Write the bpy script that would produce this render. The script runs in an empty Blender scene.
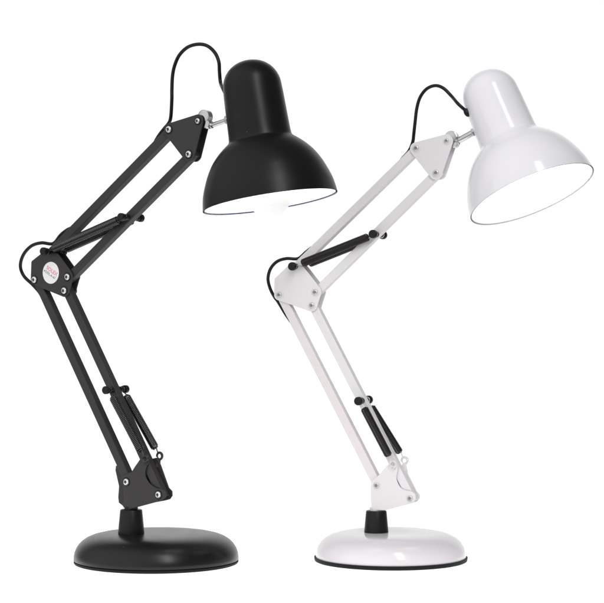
import bpy, bmesh, math, random
from mathutils import Vector, Matrix
random.seed(4)
PI = math.pi
S = bpy.context.scene
COL = S.collection
U = 0.0011                       # one drawing unit = 1.1 mm
F = 2000.0                       # focal length in drawing units
CAM = Vector((0, -2.2, 0.28765))

# ------------------------------------------------------------------ materials
def mat(name, col, rough=0.5, metal=0.0, spec=0.5, coat=0.0, coat_rough=0.1, bump=0.0, bscale=2500, var=0.0, rvar=0.0, emit=None, estr=0):
    m = bpy.data.materials.new(name); m.use_nodes = True
    nt = m.node_tree; b = nt.nodes['Principled BSDF']
    b.inputs['Base Color'].default_value = (*col, 1)
    b.inputs['Roughness'].default_value = rough
    b.inputs['Metallic'].default_value = metal
    b.inputs['Specular IOR Level'].default_value = spec
    b.inputs['Coat Weight'].default_value = coat
    b.inputs['Coat Roughness'].default_value = coat_rough
    if emit:
        b.inputs['Emission Color'].default_value = (*emit, 1); b.inputs['Emission Strength'].default_value = estr
    tc = nt.nodes.new('ShaderNodeTexCoord')
    if bump:
        n = nt.nodes.new('ShaderNodeTexNoise'); n.inputs['Scale'].default_value = bscale; n.inputs['Detail'].default_value = 2
        bp = nt.nodes.new('ShaderNodeBump'); bp.inputs['Strength'].default_value = bump; bp.inputs['Distance'].default_value = 0.0002
        nt.links.new(tc.outputs['Object'], n.inputs['Vector'])
        nt.links.new(n.outputs['Fac'], bp.inputs['Height']); nt.links.new(bp.outputs['Normal'], b.inputs['Normal'])
    if var or rvar:
        n2 = nt.nodes.new('ShaderNodeTexNoise'); n2.inputs['Scale'].default_value = 45; n2.inputs['Detail'].default_value = 6
        nt.links.new(tc.outputs['Object'], n2.inputs['Vector'])
        if var:
            mx = nt.nodes.new('ShaderNodeMix'); mx.data_type = 'RGBA'
            mx.inputs['A'].default_value = (*[c*(1-var) for c in col], 1); mx.inputs['B'].default_value = (*[min(1, c*(1+var)) for c in col], 1)
            nt.links.new(n2.outputs['Fac'], mx.inputs['Factor']); nt.links.new(mx.outputs['Result'], b.inputs['Base Color'])
        if rvar:
            mr = nt.nodes.new('ShaderNodeMapRange'); mr.inputs['To Min'].default_value = rough-rvar; mr.inputs['To Max'].default_value = rough+rvar
            nt.links.new(n2.outputs['Fac'], mr.inputs['Value']); nt.links.new(mr.outputs['Result'], b.inputs['Roughness'])
    return m

def dusted(name, col, rough, spec, bump):
    """black enamel with a few pale dust specks on it"""
    m = mat(name, col, rough, spec=spec, bump=bump, rvar=0.04)
    nt = m.node_tree; b = nt.nodes['Principled BSDF']
    tc = nt.nodes.new('ShaderNodeTexCoord')
    v = nt.nodes.new('ShaderNodeTexVoronoi'); v.inputs['Scale'].default_value = 75
    nt.links.new(tc.outputs['Object'], v.inputs['Vector'])
    r = nt.nodes.new('ShaderNodeMapRange'); r.inputs['From Min'].default_value = 0.05; r.inputs['From Max'].default_value = 0.02
    nt.links.new(v.outputs['Distance'], r.inputs['Value'])
    sp = nt.nodes.new('ShaderNodeSeparateColor'); nt.links.new(v.outputs['Color'], sp.inputs['Color'])
    gt = nt.nodes.new('ShaderNodeMath'); gt.operation = 'GREATER_THAN'; gt.inputs[1].default_value = 0.72
    nt.links.new(sp.outputs['Red'], gt.inputs[0])
    mu = nt.nodes.new('ShaderNodeMath'); mu.operation = 'MULTIPLY'
    nt.links.new(r.outputs['Result'], mu.inputs[0]); nt.links.new(gt.outputs[0], mu.inputs[1])
    mx = nt.nodes.new('ShaderNodeMix'); mx.data_type = 'RGBA'
    mx.inputs['A'].default_value = (*col, 1); mx.inputs['B'].default_value = (0.12, 0.12, 0.12, 1)
    nt.links.new(mu.outputs[0], mx.inputs['Factor']); nt.links.new(mx.outputs['Result'], b.inputs['Base Color'])
    return m

M = dict(
    black_paint=mat('black_powder_coat', (0.038, 0.0345, 0.036), 0.42, spec=0.30, bump=0.25, var=0.12),
    black_shade=dusted('black_satin_enamel', (0.0055, 0.0055, 0.006), 0.36, 0.26, 0.05),
    black_base=dusted('black_base_enamel', (0.007, 0.0065, 0.0065), 0.30, 0.36, 0.05),
    black_plastic=mat('black_plastic', (0.010, 0.010, 0.0105), 0.38, spec=0.25, bump=0.1),
    black_rubber=mat('black_rubber', (0.009, 0.010, 0.012), 0.6, spec=0.15, bump=0.2),
    cable=mat('cable_rubber', (0.008, 0.009, 0.009), 0.36, spec=0.28),
    spring=mat('blackened_steel', (0.085, 0.085, 0.088), 0.20, metal=0.95, spec=0.5),
    screw_pale=mat('pale_zinc_steel', (0.62, 0.61, 0.62), 0.38, metal=0.35),
    spring_dark=mat('black_oxide_steel', (0.03, 0.026, 0.026), 0.25, metal=0.5, spec=0.5),
    white_paint=mat('white_powder_coat', (0.785, 0.76, 0.78), 0.32, spec=0.4, var=0.008),
    pink_paint=mat('warm_white_powder_coat', (0.80, 0.74, 0.75), 0.32, spec=0.4, var=0.008),
    white_shade=mat('white_gloss_enamel', (0.88, 0.862, 0.90), 0.17, spec=0.42, coat=0.15, coat_rough=0.1, var=0.006),
    white_base=mat('white_base_enamel', (0.775, 0.74, 0.77), 0.17, spec=0.42, coat=0.15, coat_rough=0.1, var=0.006),
    lining=mat('white_reflector_enamel', (0.92, 0.92, 0.92), 0.45),
    chrome=mat('polished_chrome', (0.56, 0.56, 0.56), 0.17, metal=1.0, rvar=0.03),
    screw=mat('zinc_plated_steel', (0.82, 0.81, 0.80), 0.33, metal=0.55),
    recess=mat('screw_recess', (0.05, 0.05, 0.05), 0.5, metal=0.6),
    recess_pale=mat('pale_screw_recess', (0.25, 0.25, 0.25), 0.5, metal=0.3),
    rim_blue=mat('blue_black_rim', (0.010, 0.030, 0.12), 0.45, spec=0.2),
    rim_grey=mat('grey_rim', (0.62, 0.61, 0.63), 0.4),
    bulb=mat('lit_opal_glass', (0.9, 0.9, 0.9), 0.3, emit=(1, 0.99, 0.98), estr=0.28),
    bulb_bright=mat('bright_opal_glass', (0.9, 0.9, 0.9), 0.3, emit=(1, 0.99, 0.98), estr=1.6),
    glow=mat('added_ring_glow', (0.9, 0.9, 0.9), 0.4, emit=(1, 0.985, 0.96), estr=19.0),  # for the added ring that brightens the shade interior
    paper=mat('sticker_paper', (0.95, 0.93, 0.93), 0.5, var=0.02),
    red_ink=mat('red_ink', (0.85, 0.33, 0.38), 0.6),
    grey_ink=mat('dark_ink', (0.30, 0.30, 0.31), 0.6),
)

# ------------------------------------------------------------------ mesh helpers
def frame(axis):
    z = Vector(axis).normalized()
    x = Vector((0, 0, 1)).cross(z)
    if x.length < 1e-4: x = Vector((1, 0, 0))
    x.normalize(); return x, z.cross(x), z

def lathe(bm, prof, o, axis, n=96, cap0=True, cap1=True):
    """prof: (t, r) along the axis from o"""
    x, y, z = frame(axis); rings = []
    for t, r in prof:
        if r < 1e-7: rings.append([bm.verts.new(o + z*t)])
        else: rings.append([bm.verts.new(o + z*t + (x*math.cos(2*PI*k/n) + y*math.sin(2*PI*k/n))*r) for k in range(n)])
    for a, b in zip(rings, rings[1:]):
        for k in range(n):
            k2 = (k+1) % n
            if len(a) == 1 and len(b) == 1: continue
            if len(a) == 1: bm.faces.new((a[0], b[k2], b[k]))
            elif len(b) == 1: bm.faces.new((a[k], a[k2], b[0]))
            else: bm.faces.new((a[k], a[k2], b[k2], b[k]))
    if cap0 and len(rings[0]) > 1: bm.faces.new(list(reversed(rings[0])))
    if cap1 and len(rings[-1]) > 1: bm.faces.new(rings[-1])

def catmull(pts, k=8):
    pts = [Vector(p) for p in pts]; out = []
    P = [pts[0]*2-pts[1]] + pts + [pts[-1]*2-pts[-2]]
    for i in range(1, len(P)-2):
        a, b, c, d = P[i-1:i+3]
        for j in range(k):
            t = j/k
            out.append(0.5*((2*b) + (c-a)*t + (2*a-5*b+4*c-d)*t*t + (3*b-a-3*c+d)*t**3))
    out.append(pts[-1]); return out

def smooth2(pts, k=6):
    return [(p.x, p.y) for p in catmull([(a, b, 0) for a, b in pts], k)]

def tube(bm, pts, r, n=10, closed=False):
    pts = [Vector(p) for p in pts]; N = len(pts); rings = []
    t0 = (pts[1]-pts[0]).normalized()
    nrm = t0.orthogonal().normalized()
    for i, p in enumerate(pts):
        if closed: t = (pts[(i+1) % N]-pts[i-1]).normalized()
        else: t = (pts[min(i+1, N-1)]-pts[max(i-1, 0)]).normalized()
        nrm = (nrm - t*nrm.dot(t)).normalized(); bn = t.cross(nrm)
        rr = r(i/(N-1)) if callable(r) else r
        rings.append([bm.verts.new(p + (nrm*math.cos(2*PI*k/n)+bn*math.sin(2*PI*k/n))*rr) for k in range(n)])
    for i in range(N if closed else N-1):
        a, b = rings[i], rings[(i+1) % N]
        for k in range(n): bm.faces.new((a[k], a[(k+1) % n], b[(k+1) % n], b[k]))
    if not closed:
        bm.faces.new(list(reversed(rings[0]))); bm.faces.new(rings[-1])

def thing(name, label, cat, loc, group=None):
    o = bpy.data.objects.new(name, None); COL.objects.link(o); o.location = loc
    o.empty_display_size = 0.02
    o['label'] = label; o['category'] = cat
    if group: o['group'] = group
    return o

def part(name, bm, m, parent, smooth=True, bevel=0.0, org=None, seg=2, angle=40):
    """link bm as one mesh object under parent; vertices are given in world space"""
    root = parent
    while root.parent: root = root.parent
    off = Vector(root.location)
    for v in bm.verts: v.co -= off
    bmesh.ops.recalc_face_normals(bm, faces=bm.faces[:])
    me = bpy.data.meshes.new(name); bm.to_mesh(me); bm.free()
    me.materials.append(m)
    o = bpy.data.objects.new(name, me); COL.objects.link(o); o.parent = parent
    if smooth:
        for p in me.polygons: p.use_smooth = True
        me.set_sharp_from_angle(angle=math.radians(angle))
    if bevel:
        b = o.modifiers.new('bevel', 'BEVEL'); b.width = bevel; b.segments = seg; b.limit_method = 'ANGLE'; b.angle_limit = math.radians(35)
        b.harden_normals = True
    return o

# ------------------------------------------------------------------ arm plane of one lamp
def ray(px, py, depth):
    return CAM + Vector(((px-302)/F, 1, (301.5-py)/F))*depth

class Plane:
    """vertical plane in which a lamp's arm works; eta = distance behind that plane"""
    def __init__(s, p0, deg):
        t = math.radians(deg); s.p0 = Vector(p0)
        s.n = Vector((math.sin(t), math.cos(t), 0)); s.h = Vector((math.cos(t), -math.sin(t), 0))
    def at(s, px, py, eta=0.0):
        d = Vector(((px-302)/F, 1, (301.5-py)/F))
        k = ((s.p0 - CAM).dot(s.n) + eta*U)/d.dot(s.n)
        return CAM + d*k
    def a2(s, P):
        return Vector(((P-s.p0).dot(s.h)/U, P.z/U))
    def p3(s, q, eta):
        return s.p0 + s.h*q[0]*U + s.n*eta*U + Vector((0, 0, q[1]*U - s.p0.z))
    def m(s, px, py, eta=0.0): return s.a2(s.at(px, py, eta))

def hull(pts):
    pts = sorted(set((round(a, 5), round(b, 5)) for a, b in pts))
    def half(ps):
        o = []
        for p in ps:
            while len(o) > 1 and (o[-1][0]-o[-2][0])*(p[1]-o[-2][1])-(o[-1][1]-o[-2][1])*(p[0]-o[-2][0]) <= 0: o.pop()
            o.append(p)
        return o[:-1]
    return half(pts) + half(pts[::-1])

def circles_hull(cs, n=28):
    return hull([(c[0]+r*math.cos(2*PI*k/n), c[1]+r*math.sin(2*PI*k/n)) for c, r in cs for k in range(n)])

def prism(bm, pl, outline, e0, e1):
    a = [bm.verts.new(pl.p3(q, e0)) for q in outline]; b = [bm.verts.new(pl.p3(q, e1)) for q in outline]
    bm.faces.new(a); bm.faces.new(b[::-1])
    n = len(a)
    for k in range(n): bm.faces.new((a[k], a[(k+1) % n], b[(k+1) % n], b[k]))

def bar(pl, q0, q1, w, d, m, parent, ext=4.0, eta=0.0):
    """square tube between two pivots, with open ends"""
    q0, q1 = Vector(q0), Vector(q1); dr = (q1-q0).normalized(); pr = Vector((-dr.y, dr.x))
    A, B = q0-dr*ext, q1+dr*ext
    bm = bmesh.new()
    prism(bm, pl, [A-pr*w/2, B-pr*w/2, B+pr*w/2, A+pr*w/2], eta-d/2, eta+d/2)
    return part('arm_bar', bm, m, parent, bevel=0.9*U, seg=3)

def bolt(pl, q, eta, mats, parent, r=3.3, dirn=-1, washer=True, turn=0.3):
    P = pl.p3(q, eta); ax = pl.n*dirn
    bm = bmesh.new()
    lathe(bm, [(0, r*1.02*U), (0.9*U, r*1.0*U), (1.5*U, r*0.86*U), (1.9*U, r*0.5*U), (1.6*U, r*0.42*U), (1.1*U, r*0.36*U), (1.1*U, 0)], P, ax, 6 if False else 28)
    o = part('bolt', bm, mats[0], parent)
    bm = bmesh.new()                                  # cross recess
    x, y, z = frame(ax)
    dx = x*math.cos(turn)+y*math.sin(turn); dy = z.cross(dx); c = P+z*1.75*U
    L, h = r*0.5, 0.42; cross = []
    for k in range(4):
        ca, sa = math.cos(k*PI/2), math.sin(k*PI/2)
        for a, b in ((L, -h), (L, h), (h, h)): cross.append((a*ca-b*sa, a*sa+b*ca))
    vs = [[bm.verts.new(c + dx*a*U + dy*b*U + z*sz*U) for a, b in cross] for sz in (-0.55, 0.22)]
    bm.faces.new(vs[0]); bm.faces.new(vs[1])
    for k in range(12): bm.faces.new((vs[0][k], vs[0][(k+1) % 12], vs[1][(k+1) % 12], vs[1][k]))
    part('recess', bm, M['recess'] if mats[0] is M['screw'] else M['recess_pale'], o, smooth=False)
    if washer:
        bm = bmesh.new()
        lathe(bm, [(-0.1*U, (r+1.3)*U), (0.35*U, (r+1.3)*U), (0.6*U, (r+1.0)*U), (0.6*U, r*0.9*U)], P, ax, 28)
        part('washer', bm, mats[1], o)
    return o

def nut(pl, q, e1, g, m, parent):
    bm = bmesh.new()
    lathe(bm, [(e1*U, 4.4*g*U), ((e1+2.2)*U, 4.1*g*U), ((e1+2.9)*U, 3.2*g*U), ((e1+2.9)*U, 0)], pl.p3(q, 0), pl.n, 24)
    return part('nut', bm, m, parent)

def helix_spring(pl, qa, qb, eta, rc, rw, m, parent, hook_a, hook_b, cut_a, cut_b):
    """close-wound extension spring from point qa to qb with a wire hook at each end"""
    A, B = pl.p3(qa, eta), pl.p3(qb, eta)
    d = (B-A); L = d.length; z = d/L
    A1, B1 = A + z*cut_a*U, B - z*cut_b*U
    x = pl.n.copy(); x = (x - z*x.dot(z)).normalized(); y = z.cross(x)
    Lc = (B1-A1).length; turns = Lc/(rw*2.25*U); n = int(turns*14)
    pts = []
    for i in range(n+1):
        t = i/n; a = 2*PI*turns*t
        tp = min(1, 0.55+0.45*min(t, 1-t)*turns/1.2)
        pts.append(A1 + z*Lc*t + (x*math.cos(a)+y*math.sin(a))*(rc-rw)*U*tp)
    bm = bmesh.new(); tube(bm, pts, rw*U, 7)
    o = part('spring', bm, m, parent, angle=80)
    for (E, C, sg) in ((A1, A, -1), (B1, B, 1)):
        bm = bmesh.new()
        R = 2.9*U
        ring = [C + (z*math.cos(a)*-sg + y*math.sin(a))*R for a in [PI*2*k/18*0.86 for k in range(19)]]
        st = E + z*sg*-0.5*U
        tube(bm, catmull([st + y*1.5*U, (st + ring[0])/2 + y*0.6*U, ring[0]], 4)[:-1] + ring, rw*0.9*U, 7)
        part('spring_hook', bm, M['screw'] if m is M['spring_dark'] else m, o, angle=80)
    return o

def knob(pl, q, mats, parent, r=4.1, e0=12.2, e1=17.2):
    bm = bmesh.new()
    lathe(bm, [(-(e0+0.5)*U, 1.9*U), ((e0+0.5)*U, 1.9*U)], pl.p3(q, 0), pl.n, 16)
    o = part('spring_pin', bm, mats, parent)
    for s in (-1, 1):
        bm = bmesh.new()
        lathe(bm, [(e0*U, 0), (e0*U, (r-0.5)*U), ((e0+0.7)*U, r*U), ((e1-1.0)*U, r*U), ((e1-0.3)*U, (r-0.5)*U), (e1*U, (r-1.3)*U), ((e1-0.1)*U, (r-2.6)*U), ((e1-0.5)*U, 0)], pl.p3(q, 0), pl.n*s, 28)
        part('knob', bm, mats, o)
        bm = bmesh.new()
        lathe(bm, [(5.0*U, 3.1*U), (12.3*U, 2.7*U)], pl.p3(q, 0), pl.n*s, 20)
        part('spacer', bm, mats, o)
    return o

def text_mesh(body, size, m, parent, P, x, y, bold=0.0):
    cu = bpy.data.curves.new('lettering', 'FONT'); cu.body = body; cu.size = size; cu.align_x = 'CENTER'; cu.align_y = 'CENTER'
    cu.extrude = 0.00003; cu.offset = bold; cu.resolution_u = 3
    t = bpy.data.objects.new('lettering', cu); COL.objects.link(t)
    dg = bpy.context.evaluated_depsgraph_get()
    me = bpy.data.meshes.new_from_object(t.evaluated_get(dg))
    bpy.data.objects.remove(t)
    bm = bmesh.new(); bm.from_mesh(me); z = x.cross(y)
    for v in bm.verts: v.co = P + x*v.co.x + y*v.co.y + z*v.co.z
    return part('lettering', bm, m, parent, smooth=False)

def ellipsoid(bm, c, ax, rl, rr):
    lathe(bm, [(-rl*math.cos(PI*k/10), rr*math.sin(PI*k/10) if 0 < k < 10 else 0) for k in range(11)], c, ax, 20)

# ------------------------------------------------------------------ one lamp
SHADE = [(0, 68), (5, 67.4), (10, 66.6), (14.3, 65.7), (20, 63.9), (26, 61.6), (33, 58.6), (40, 54.8), (46, 50.8), (51.4, 46.2), (56, 41.5), (60, 36.7), (62.8, 33.2), (65, 31.9), (68, 31.5), (73, 31.2), (90, 30.6), (106, 30.1), (116, 29.6)]
DOME = [(116 + 28.5*math.sin(a), 29.6*math.cos(a)**0.92 if a < PI/2-1e-6 else 0) for a in [PI/2*k/14 for k in range(1, 15)]]

def build_lamp(D):
    pl = Plane(D['post3'], D['deg'])
    g = D['scale']; W = D['paint']
    root = thing('desk_lamp', D['label'], 'desk lamp', D['base3'], D['group'])
    sg = D['small']
    # ---- base
    b3 = Vector(D['base3'])
    bm = bmesh.new(); lathe(bm, [(z*U, r*U) for z, r in D['base_prof']], b3, (0, 0, 1), 160)
    base = part('base', bm, D['base_mat'], root, angle=50)
    bm = bmesh.new(); lathe(bm, [(z*U, r*U) for z, r in D['pad_prof']], b3, (0, 0, 1), 160)
    part('rubber_pad', bm, M['black_rubber'], base, angle=50)
    # ---- post
    p3 = Vector(D['post3']); zt = D['post_z0']; H = D['post_h']
    bm = bmesh.new()
    r0, r1 = D['post_r']
    lathe(bm, [(zt*U-0.5*U, r0*U), ((zt+1)*U, (r0+0.1)*U), ((zt+H-1.2)*U, r1*U), ((zt+H-0.3)*U, (r1-0.4)*U), ((zt+H)*U, (r1-1.2)*U), ((zt+H-0.2)*U, 0)], p3, (0, 0, 1), 48)
    post = part('post', bm, M['black_plastic'], root, angle=50)
    bm = bmesh.new(); lathe(bm, [((zt+H-1)*U, 6.8*g*U), ((zt+H+3)*U, 6.8*g*U), ((zt+H+3.2)*U, 4.4*g*U), ((zt+H+11)*U, 4.4*g*U)], p3, (0, 0, 1), 32)
    part('pivot_pin', bm, D['pin'], post)
    # ---- pivots in the arm plane
    q = {k: pl.m(*v) for k, v in D['piv'].items()}
    w = D['tube']
    d = w*0.98
    bar(pl, q['lowL0'], q['lowL1'], w, d, D['bar_left'], root)
    bar(pl, q['lowR0'], q['lowR1'], w, d, W, root)
    bar(pl, q['upL0'], q['upL1'], w, d, W, root)
    bar(pl, q['upR0'], q['upR1'], w, d, W, root)
    e0, e1 = w/2+0.5, w/2+1.9
    # ---- bracket on the post
    fo = [tuple(pl.m(x, y, -e1)) for x, y in D['bracket']]
    bm = bmesh.new(); prism(bm, pl, fo, -e1, -e0)
    br = part('bracket_plate', bm, W, root, bevel=0.35*U)
    for k in ('lowL0', 'lowR0'): bolt(pl, q[k], -e1, (D['screw'], D['washer']), br, 3.3*g, turn=random.random())
    ro = [tuple(pl.m(x, y, e1)) for x, y in D['bracket_rear']]
    bm = bmesh.new(); prism(bm, pl, ro, e0, e1)
    rr = part('bracket_plate', bm, W, root, bevel=0.35*U)
    for k in ('lowL0', 'lowR0'): nut(pl, q[k], e1, g, D['washer'], rr)
    # foot of the bracket: folded web that sits on the pin
    bm = bmesh.new(); wb = [pl.m(x, y, 0) for x, y in D['web']]
    prism(bm, pl, [tuple(v) for v in wb], -e0+0.08, e0-0.08)
    part('bracket_web', bm, W, br, bevel=0.3*U)
    # spring ears
    ears = []
    for s, key, par in ((-1, 'earF', br), (1, 'earR', rr)):
        ee = s*(e1+2.4); qe = pl.m(*D[key], ee); ears.append((qe, ee))
        R = 3.3*g; bm = bmesh.new(); n = 26
        x0 = pl.h; ptsr = []
        for k in range(n):
            a = 2*PI*k/n*0.80 + D['ear_turn']
            ptsr.append(pl.p3((qe[0]+R*math.cos(a), qe[1]+R*math.sin(a)), ee))
        tube(bm, ptsr, lambda t: (1.35-0.5*abs(t-0.4))*g*U, 8)
        if s < 0: tube(bm, [pl.p3((qe[0]-0.4, qe[1]-R+0.3), ee), pl.p3((qe[0]-0.3, qe[1]-R-1.2), (ee-e0)/2), pl.p3((qe[0], qe[1]-R-2.4), -e0-0.4)], 1.5*g*U, 8)
        else: tube(bm, [pl.p3((qe[0]-0.3, qe[1]-R+0.2), ee), pl.p3((qe[0]-0.6, qe[1]-R-3), e1+1.2), pl.p3((qe[0]-1.0, qe[1]-R-8), e1-0.5)], lambda t: (1.5+1.5*t)*g*U, 8)
        part('spring_ear', bm, W, par)
    # ---- joint between the arms
    for s in (-1, 1):
        cs = [(pl.m(x, y, s*e1) if s < 0 else pl.m(x+2*e1*D['sin'], y, s*e1), r*g) for x, y, r in D['mid']]
        bm = bmesh.new(); prism(bm, pl, circles_hull(cs), s*e0, s*e1)
        jp = part('joint_plate', bm, W, root, bevel=0.35*U)
        if s < 0:
            for k in ('lowL1', 'lowR1', 'upR0'): bolt(pl, q[k], -e1, (D['screw'], D['washer']), jp, 3.3*g, turn=random.random()*3)
            if D.get('sticker'):
                c = pl.m(*D['sticker'], -e1); P = pl.p3(c, -e1)
                bm = bmesh.new(); lathe(bm, [(0, 11.2*U), (0.25*U, 11.2*U), (0.25*U, 0)], P, -pl.n, 64)
                st = part('sticker', bm, M['paper'], jp, smooth=False)
                st['label'] = 'round white paper sticker with slanted red and grey print'
                a = math.radians(-29); z = Vector((0, 0, 1))
                x = pl.h*math.cos(a)+z*math.sin(a); y = -pl.h*math.sin(a)+z*math.cos(a)
                F0 = P - pl.n*0.3*U
                text_mesh('SOLEX', 5.6*U, M['red_ink'], st, F0 + y*2.3*U + x*0.6*U, x, y, 0.00013)
                text_mesh('DDL-A-67', 3.7*U, M['grey_ink'], st, F0 - y*2.2*U + x*0.6*U, x, y, 0.00008)
                bm = bmesh.new(); lathe(bm, [(0, 0.9*U), (0.08*U, 0.9*U), (0.08*U, 0)], F0 - y*2.2*U - x*8.6*U, -pl.n, 16)
                part('print_dot', bm, M['grey_ink'], st, smooth=False)
        else:
            for k in ('lowL1', 'lowR1', 'upR0'): nut(pl, q[k], e1, g, D['washer'], jp)
    # ---- plate at the head end
    for s in (-1, 1):
        cs = [(pl.m(x, y, s*e1) if s < 0 else pl.m(x+2*e1*D['sin'], y, s*e1), r*g) for x, y, r in D['top']]
        bm = bmesh.new(); prism(bm, pl, circles_hull(cs), s*e0, s*e1)
        hp = part('head_plate', bm, W, root, bevel=0.35*U)
        if s < 0:
            for k in ('upL1', 'upR1'): bolt(pl, q[k], -e1, (D['screw'], D['washer']), hp, 3.3*g, turn=random.random()*3)
            bolt(pl, q['tilt'], -e1, (D['screw'], D['washer']), hp, 2.7*g, turn=0.9)
        else:
            for k in ('upL1', 'upR1'): nut(pl, q[k], e1, g, D['washer'], hp)
    # ---- springs and their knobs
    k1 = pl.m(*D['knob_low']); k2 = pl.m(*D['knob_up']); k3 = q['upL0']
    for kk in (k1, k2, k3): knob(pl, kk, M['black_plastic'], root, r=D['knob_r'])
    hs = 9.9
    for i, s in enumerate((-1, 1)):
        qe, ee = ears[i]
        bq = pl.m(*D['earF' if s < 0 else 'earR'], s*hs)
        helix_spring(pl, k1, bq, s*hs, 4.35*g, sg, D['spring_mat'], root, None, None, 8, 9)
        helix_spring(pl, k2, k3, s*hs, 4.35*g, sg, D['spring_mat'], root, None, None, 7, 9)
    # ---- shade
    depth = (pl.at(*D['head_mid'], 0)-CAM).y
    uh = U*depth/2.2
    t = D['tilt']; sx, sz = D['axis']; l = math.hypot(sx, sz)
    ax = Vector((sx/l*math.cos(t), -math.sin(t), -sz/l*math.cos(t)))     # towards the opening
    H = ray(*D['rim_c'], depth - math.sin(t)*72*g*uh)
    R = uh*g
    prof = smooth2(SHADE, 4)[:-1] + [SHADE[-1]] + DOME
    bm = bmesh.new(); lathe(bm, [(a*R, b*R) for a, b in prof], H, -ax, 144, cap0=False)
    shade = part('shade', bm, D['shade_mat'], root, angle=60)
    shade['label'] = D['shade_label']
    bm = bmesh.new()
    inner = [(a, b-1.3) for a, b in prof if a < 115] + [(116+0.95*(a-116), max(0, b-1.3)) for a, b in DOME]
    inner[-1] = (inner[-1][0], 0)
    lathe(bm, [(a*R+0.02*R, b*R) for a, b in inner], H, -ax, 144, cap0=False)
    part('shade_lining', bm, M['lining'], shade, angle=60)
    bm = bmesh.new(); x, y, z = frame(ax)
    tube(bm, [H + (x*math.cos(2*PI*k/144)+y*math.sin(2*PI*k/144))*66.6*R - z*0.7*R for k in range(144)], D['rim_r']*R, 8, closed=True)
    part('shade_rim', bm, D['rim_mat'], shade)
    # bulb
    bt, brr = D['bulb']
    bm = bmesh.new()
    pf = [(bt - brr, 0)] + [(bt-brr*math.cos(PI*k/20), brr*math.sin(PI*k/20)) for k in range(1, 14)]
    pf += [(bt+brr*1.0, brr*0.66), (bt+brr*1.5, brr*0.50), (bt+brr*1.75, brr*0.48)]
    lathe(bm, [(a*R, b*R) for a, b in pf], H, -ax, 48)
    bulb = part('bulb', bm, D['bulb_mat'], root)
    bm = bmesh.new(); a1 = bt+brr*0.62; b1 = brr*0.80
    lathe(bm, [(a*R, b*R) for a, b in ((a1, b1), (a1+1, b1+1.6), (a1+9, b1+0.6), (a1+11, brr*0.6))], H, -ax, 48, cap0=False, cap1=False)
    part('added_glow_ring', bm, M['glow'], bulb)  # glowing ring added out of sight to whiten the lining
    bm = bmesh.new(); a0 = bt+brr*1.7
    pf = [(a0, 0), (a0, brr*0.62), (a0+14, brr*0.62), (a0+16, brr*0.72), (122, brr*0.72), (122, 0)]
    pf = [(a, b) for a, b in pf if a <= 122]
    lathe(bm, [(a*R, b*R) for a, b in pf], H, -ax, 40)
    part('bulb_socket', bm, M['lining'], shade)
    # ---- chrome swivel between head plate and shade
    qt = q['tilt']
    bm = bmesh.new()
    cq = (qt[0]+D['disc_off'][0], qt[1]+D['disc_off'][1])
    lathe(bm, [(-3.9*g*U, 0), (-3.9*g*U, 6.0*g*U), (-3.2*g*U, 6.9*g*U), (3.2*g*U, 6.9*g*U), (3.9*g*U, 6.0*g*U), (3.9*g*U, 0)], pl.p3(cq, 0), pl.n, 40)
    sw = part('swivel_joint', bm, M['chrome'], root)
    A = pl.at(*D['rod'][0]); Bp = pl.at(*D['rod'][1]); dv = (Bp-A); L = dv.length; rr = D['rod_r']
    bm = bmesh.new()
    lathe(bm, [(-2*U, rr*0.75*U), (0, rr*1.25*U), (3.4*U, rr*1.3*U), (4.0*U, rr*1.05*U), (4.4*U, rr*0.95*U), (5*U, rr*U), (L+5*U, rr*U)], A, dv, 32)
    part('swivel_rod', bm, M['chrome'], sw)
    bm = bmesh.new(); P = Bp - dv.normalized()*0.5*U
    lathe(bm, [(-1.2*U, 3.9*g*U), (-0.8*U, 4.6*g*U), (1.6*U, 4.6*g*U), (3.5*U, 3.9*g*U)], P, dv, 6)
    part('swivel_nut', bm, M['chrome'], sw, smooth=False, bevel=0.3*U)
    bm = bmesh.new()                       # small wing pressed out of the joint, below the disc
    c2 = pl.p3((qt[0]+D['wing'][0], qt[1]+D['wing'][1]), 0)
    lathe(bm, [(-4.0*g*U, 0), (-4.0*g*U, 3.4*g*U), (-3.4*g*U, 4.1*g*U), (3.4*g*U, 4.1*g*U), (4.0*g*U, 3.4*g*U), (4.0*g*U, 0)], c2, pl.n, 30)
    part('swivel_clamp', bm, M['chrome'], sw)
    # ---- cable
    pts = []
    for x, y, e in D['cable']:
        if e == 'head':
            pts.append(ray(x, y, depth + D['cab_head']*U))
        else: pts.append(pl.at(x, y, e))
    bm = bmesh.new(); tube(bm, catmull(pts, 10), 1.75*U*D['cab_r'], 12)
    cb = part('cable', bm, M['cable'], root)
    if D.get('grommet'):
        (gx, gy) = D['grommet']
        bm = bmesh.new(); ellipsoid(bm, ray(gx, gy, depth + D['cab_head']*U), ray(gx+2.0, gy+4, depth)-ray(gx, gy, depth), 4.6*U, 2.9*U)
        part('cable_grommet', bm, M['black_plastic'], cb)
    return root

def ground_pt(px, py):       # where the sight line through (px, py) meets the ground
    d = Vector(((px-302)/F, 1, (301.5-py)/F)); return CAM + d*(-CAM.z/d.z)

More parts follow.
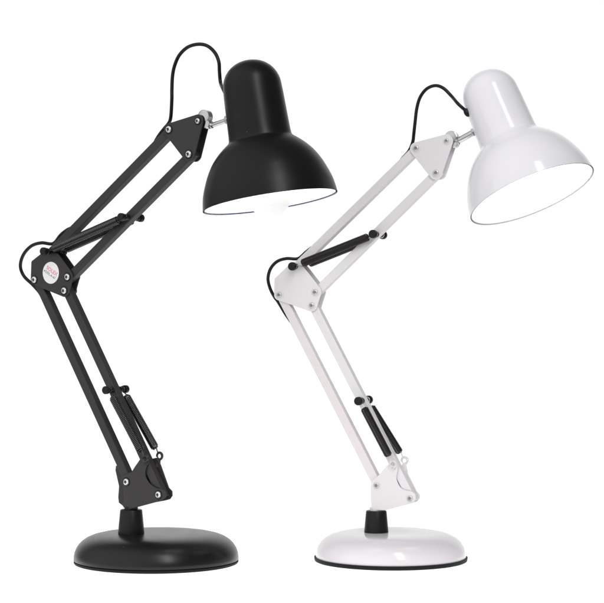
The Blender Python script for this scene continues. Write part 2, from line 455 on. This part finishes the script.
# ---- black lamp
bb = Vector(((156.3-302)*U, 0, 0))
deg = 36.0
pk = Vector(((131.2-302)*U*0.996, -0.009, 0))
black = dict(
    label='black desk lamp with round base and round white sticker on its middle joint', group='two jointed desk lamps side by side',
    base3=bb, post3=pk, deg=deg, sin=math.sin(math.radians(deg)), scale=1.0, paint=M['black_paint'], bar_left=M['black_paint'],
    pin=M['black_plastic'], washer=M['black_plastic'], small=0.70, screw=M['screw'], spring_mat=M['spring'],
    base_mat=M['black_base'],
    base_prof=[(3.4, 0), (3.4, 81.6), (4.2, 82.4), (7, 82.3), (11, 81.6), (15, 80.1), (19, 77.6), (22.5, 74.2), (25.5, 69.7), (27.8, 64.2), (29.4, 57.5), (30.2, 50), (30.6, 40), (30.8, 20), (30.8, 0)],
    pad_prof=[(0, 0), (0, 80), (0.5, 81.4), (1.5, 82.2), (3.0, 82.2), (3.2, 80.5)],
    post_z0=30.8, post_h=23.8, post_r=(13.0, 11.0),
    piv=dict(lowL0=(130.6, 481.4), lowL1=(38.6, 279.8), lowR0=(162.6, 494.2), lowR1=(68.4, 290.7), upL0=(53.6, 251.6), upL1=(173.0, 129.9),
             upR0=(71.6, 277.0), upR1=(192.9, 154.6), tilt=(202.0, 121.5)),
    tube=8.9,
    bracket=smooth2([(135, 466.3), (141.2, 457.6), (144.6, 455.2), (148.6, 457.2), (147.4, 464), (145.2, 471), (146, 477.9), (150.1, 483.9), (156.5, 488.0), (162.3, 489.3), (165.6, 492.5), (165.4, 497.4), (162.5, 500.3)], 4)
            + [(124.6, 510.4), (123.8, 500), (123.2, 486), (120.6, 482.5), (121.2, 476.5), (126, 474), (131.5, 471.8)],
    bracket_rear=[(151, 459), (157.5, 457.5), (161.3, 465), (169.3, 487.5), (172.6, 491), (172.9, 495.5), (170.5, 499), (166, 500.3), (132, 506.5), (124, 506), (119.6, 502.5), (119.0, 497), (119.8, 486), (117.8, 477), (116.2, 470), (116.8, 465.5), (120.5, 465.2), (127, 478), (136, 478)],
    web=[(124.5, 503.5), (152, 498.5), (152, 501), (128, 508.5)],
    earF=(145.2, 458.6), earR=(159.6, 455.9), earF_foot=(144.5, 468), earR_foot=(159, 468), ear_turn=-PI/2+0.2,
    mid=[(34.4, 279.7, 5.4), (64.2, 290.7, 6.4), (67.0, 277.1, 7.6), (57.5, 254.5, 1.0), (43.8, 253.2, 1.6), (33.0, 262.8, 2.6)],
    sticker=(50.9, 272.8),
    top=[(168.9, 129.9, 6.4), (188.8, 154.6, 7.2), (197.4, 121.4, 6.8)],
    knob_low=(115.8, 389.6), knob_up=(131.0, 217.6), knob_r=4.0,
    head_mid=(252, 120), tilt=math.radians(4.2), axis=(0.155, 0.988), rim_c=(270.2, 202.0),
    shade_mat=M['black_shade'], shade_label='matt black domed bell shade with white inside', rim_r=0.52, rim_mat=M['rim_blue'], bulb=(8, 23), bulb_mat=M['bulb'],
    disc_off=(4.0, 4.0), wing=(8.0, -3.5), rod=((209.5, 126.2), (227.5, 120.0)), rod_r=2.35,
    cable=[(44.5, 301.5, 7), (39.5, 292.5, 7), (32.5, 284.5, 7), (23.9, 276, 6), (20.4, 266, 3), (23.4, 254.8, 0), (31.4, 246, -1), (41.5, 242.9, 1), (53, 243.6, 6), (60.5, 235.2, 8), (67, 230, 8), (80.7, 228-6.5, 8), (120, 185, 8), (146, 158, 8), (157, 138.5, 8), (163.5, 129.5, 8), (168.5, 123.5, 7), (170.8, 117, 3),
           (171.8, 100, 0), (171.9, 89.7, 0), (172.5, 76.4, 0), (174.6, 65.8, 0), (179.4, 55.2, 0), (187.9, 47.2, 0), (198.5, 44.3, 0), (207.7, 46.2, 0), (215, 53, 0), (218.8, 62, 0), (219.5, 72.4, 2), (220.6, 83, 3), (223.6, 90, 'head'), (227, 97, 'head')],
    cab_head=8, cab_r=1.0,
)
# ---- white lamp
wp = ground_pt(390.8, 560.6)
deg = 22.0
wk = Vector(((376.4-302)*U*1.006, wp.y-0.004, 0))
white = dict(
    label='glossy white desk lamp with black rubber pad, black post and black springs', group='two jointed desk lamps side by side',
    base3=wp, post3=wk, deg=deg, sin=math.sin(math.radians(deg)), scale=0.96, paint=M['white_paint'], bar_left=M['pink_paint'],
    pin=M['white_paint'], washer=M['white_paint'], small=0.5, screw=M['screw_pale'], spring_mat=M['spring_dark'],
    base_mat=M['white_base'],
    base_prof=[(3.0, 0), (3.0, 75.4), (3.8, 75.9), (7, 75.8), (11, 75.1), (15, 73.5), (19, 70.7), (22.4, 67.0), (25.2, 62.2), (27.2, 56.5), (28.4, 50), (28.9, 40), (29.1, 20), (29.1, 0)],
    pad_prof=[(0, 0), (0, 75.5), (0.6, 76.8), (2.0, 77.2), (4.0, 77.4), (4.3, 76.9), (4.1, 75.9), (2.9, 75.6)],
    post_z0=29.1, post_h=22.0, post_r=(12.1, 10.4),
    piv=dict(lowL0=(378.8, 484.8), lowL1=(281.6, 294.9), lowR0=(412.2, 497.6), lowR1=(314.0, 305.4), upL0=(297.8, 266.6), upL1=(418.2, 148.6),
             upR0=(317.4, 292.2), upR1=(438.1, 173.1), tilt=(448.6, 141.3)),
    tube=8.9,
    bracket=smooth2([(379.4, 474.5), (388.5, 464.2), (392.5, 461.8), (397.5, 464.5), (397.6, 470), (396.2, 478), (398.8, 485.2), (403.2, 489.6), (410, 491.0), (414.5, 493.5), (415.6, 498.5), (413.6, 502.6)], 4)
            + [(384, 510.2), (372.2, 510.2), (370.9, 500), (370.8, 486), (372.2, 480.5), (375.5, 477.5)],
    bracket_rear=[(399, 468), (406, 463), (408.2, 474), (417.0, 491.2), (420.0, 494.8), (419.8, 498.5), (417.4, 501.2), (413, 502.6), (385, 508.6), (376.6, 508.0), (376.4, 480), (395, 476)],
    web=[(372.8, 504), (400, 499.5), (400, 502.5), (374, 508.8)],
    earF=(393.0, 464.0), earR=(404.6, 460.4), earF_foot=(394.5, 473), earR_foot=(405.5, 472), ear_turn=-PI/2+0.2,
    mid=[(279.2, 294.8, 6.0), (311.4, 305.3, 6.6), (314.6, 292.2, 7.6), (302.8, 268.0, 1.4), (289.5, 266.6, 1.8), (276.6, 279.8, 2.6)],
    top=[(415.8, 148.6, 6.5), (435.6, 173.1, 7.0), (446.3, 141.2, 7.2)],
    knob_low=(363.6, 400.4), knob_up=(378.0, 234.6), knob_r=4.3,
    head_mid=(505, 130), tilt=math.radians(16.2), axis=(0.352, 0.936), rim_c=(532.2, 194.7),
    shade_mat=M['white_shade'], shade_label='glossy white domed bell shade, tilted to show its bright inside', rim_r=0.45, rim_mat=M['rim_grey'], bulb=(26, 20), bulb_mat=M['bulb_bright'],
    disc_off=(3.4, 3.4), wing=(6.4, -3.0), rod=((455.0, 142.6), (474.0, 132.2)), rod_r=3.1,
    cable=[(291, 322, 8), (286.5, 315.5, 8), (283.6, 311.0, 8), (278.2, 302, 8), (274.5, 297, 8), (270.2, 288.6, 5), (268.0, 278.6, 2), (270.6, 268.7, -1), (277.2, 261.5, -1), (286.5, 258.6, 1), (297.8, 258.6, 6), (305.6, 252.4, 8.5), (312, 247.5, 8.5), (330, 236.5, 8.5), (360, 207, 8.5), (390, 176, 8.5), (401.5, 159.6, 8.5), (408.6, 151.4, 8), (412.6, 142.5, 4),
           (413.8, 134, 1), (415, 123, 0), (416.8, 108.5, 0), (420.3, 97, 0), (426.9, 88.8, 0), (435.5, 85.7, 0), (443.5, 88.4, 0), (451.4, 96.1, 0), (458, 103.8, 'head'), (465.5, 110.6, 'head'), (469, 114, 'head')],
    cab_head=4, cab_r=0.95, grommet=(466.8, 112.6),
)
build_lamp(black)
build_lamp(white)

# ------------------------------------------------------------------ setting: white ground sheet, kept white by a lamp added underneath
bm = bmesh.new()
z = 0.0
vs = [bm.verts.new(v) for v in ((-0.55, -0.36, z), (0.55, -0.36, z), (0.55, 0.34, z), (-0.55, 0.34, z))]
bm.faces.new(vs)
me = bpy.data.meshes.new('ground'); bm.to_mesh(me); bm.free()
gr = bpy.data.objects.new('ground', me); COL.objects.link(gr); gr['kind'] = 'structure'
gm = bpy.data.materials.new('translucent_ground'); gm.use_nodes = True; nt = gm.node_tree; nt.nodes.clear()  # translucent so the lamp added below shines through
out = nt.nodes.new('ShaderNodeOutputMaterial'); mx = nt.nodes.new('ShaderNodeMixShader'); mx.inputs[0].default_value = 0.8
df = nt.nodes.new('ShaderNodeBsdfDiffuse'); df.inputs[0].default_value = (0.9, 0.9, 0.9, 1)
tr = nt.nodes.new('ShaderNodeBsdfTranslucent'); tr.inputs[0].default_value = (0.95, 0.95, 0.95, 1)
nz = nt.nodes.new('ShaderNodeTexNoise'); nz.inputs['Scale'].default_value = 6
cr = nt.nodes.new('ShaderNodeMapRange'); cr.inputs['To Min'].default_value = 0.93; cr.inputs['To Max'].default_value = 0.97
nt.links.new(nz.outputs['Fac'], cr.inputs['Value']); nt.links.new(cr.outputs['Result'], tr.inputs[0])
nt.links.new(df.outputs[0], mx.inputs[1]); nt.links.new(tr.outputs[0], mx.inputs[2]); nt.links.new(mx.outputs[0], out.inputs[0])
me.materials.append(gm)

def area(name, loc, target, sx, sy, power, col=(1, 1, 1)):
    l = bpy.data.lights.new(name, 'AREA'); l.shape = 'RECTANGLE'; l.size = sx; l.size_y = sy; l.energy = power; l.color = col
    o = bpy.data.objects.new(name, l); COL.objects.link(o); o.location = loc
    o.rotation_euler = (Vector(target)-Vector(loc)).to_track_quat('-Z', 'Y').to_euler()
    return o
area('under_ground_fill', (0, -0.01, -0.05), (0, -0.01, 1), 1.22, 0.82, 1.22*0.82*PI*1.47)  # added lamp below the ground, washes out the contact shadows
area('strip_softbox', (0.55, -1.80, 1.70), (0.0, 0, 0.35), 0.36, 1.75, 22.0)

# ------------------------------------------------------------------ studio surround: bright white behind, dim behind the camera
w = bpy.data.worlds.new('World'); S.world = w; w.use_nodes = True; nt = w.node_tree
bg = nt.nodes['Background']
tc = nt.nodes.new('ShaderNodeTexCoord'); sp = nt.nodes.new('ShaderNodeSeparateXYZ')
mr = nt.nodes.new('ShaderNodeMapRange'); mr.interpolation_type = 'SMOOTHSTEP'
mr.inputs['From Min'].default_value = 0.55; mr.inputs['From Max'].default_value = 0.92
mr.inputs['To Min'].default_value = 0.16; mr.inputs['To Max'].default_value = 1.03
nt.links.new(tc.outputs['Generated'], sp.inputs[0]); nt.links.new(sp.outputs['Y'], mr.inputs['Value'])
dt = nt.nodes.new('ShaderNodeVectorMath'); dt.operation = 'DOT_PRODUCT'; dt.inputs[1].default_value = Vector((-0.72, -0.52, 0.42)).normalized()
nt.links.new(tc.outputs['Generated'], dt.inputs[0])
ml = nt.nodes.new('ShaderNodeMapRange'); ml.interpolation_type = 'SMOOTHSTEP'      # soft fill added from the front left, no wall behind it
ml.inputs['From Min'].default_value = 0.25; ml.inputs['From Max'].default_value = 1.0; ml.inputs['To Min'].default_value = 0.0; ml.inputs['To Max'].default_value = 0.85
nt.links.new(dt.outputs['Value'], ml.inputs['Value'])
ad = nt.nodes.new('ShaderNodeMath'); ad.operation = 'ADD'
nt.links.new(mr.outputs['Result'], ad.inputs[0]); nt.links.new(ml.outputs['Result'], ad.inputs[1])
nt.links.new(ad.outputs[0], bg.inputs['Strength']); bg.inputs['Color'].default_value = (1, 1, 1, 1)

# ------------------------------------------------------------------ camera and render settings
c = bpy.data.cameras.new('camera'); co = bpy.data.objects.new('camera', c); COL.objects.link(co)
co.location = CAM; co.rotation_euler = (PI/2, 0, 0); c.sensor_width = 36; c.lens = 36*F/604; c.clip_end = 100; c.clip_start = 0.05
S.camera = co
S.view_settings.view_transform = 'Standard'; S.view_settings.look = 'None'; S.view_settings.exposure = 0; S.view_settings.gamma = 1
S.cycles.max_bounces = 8
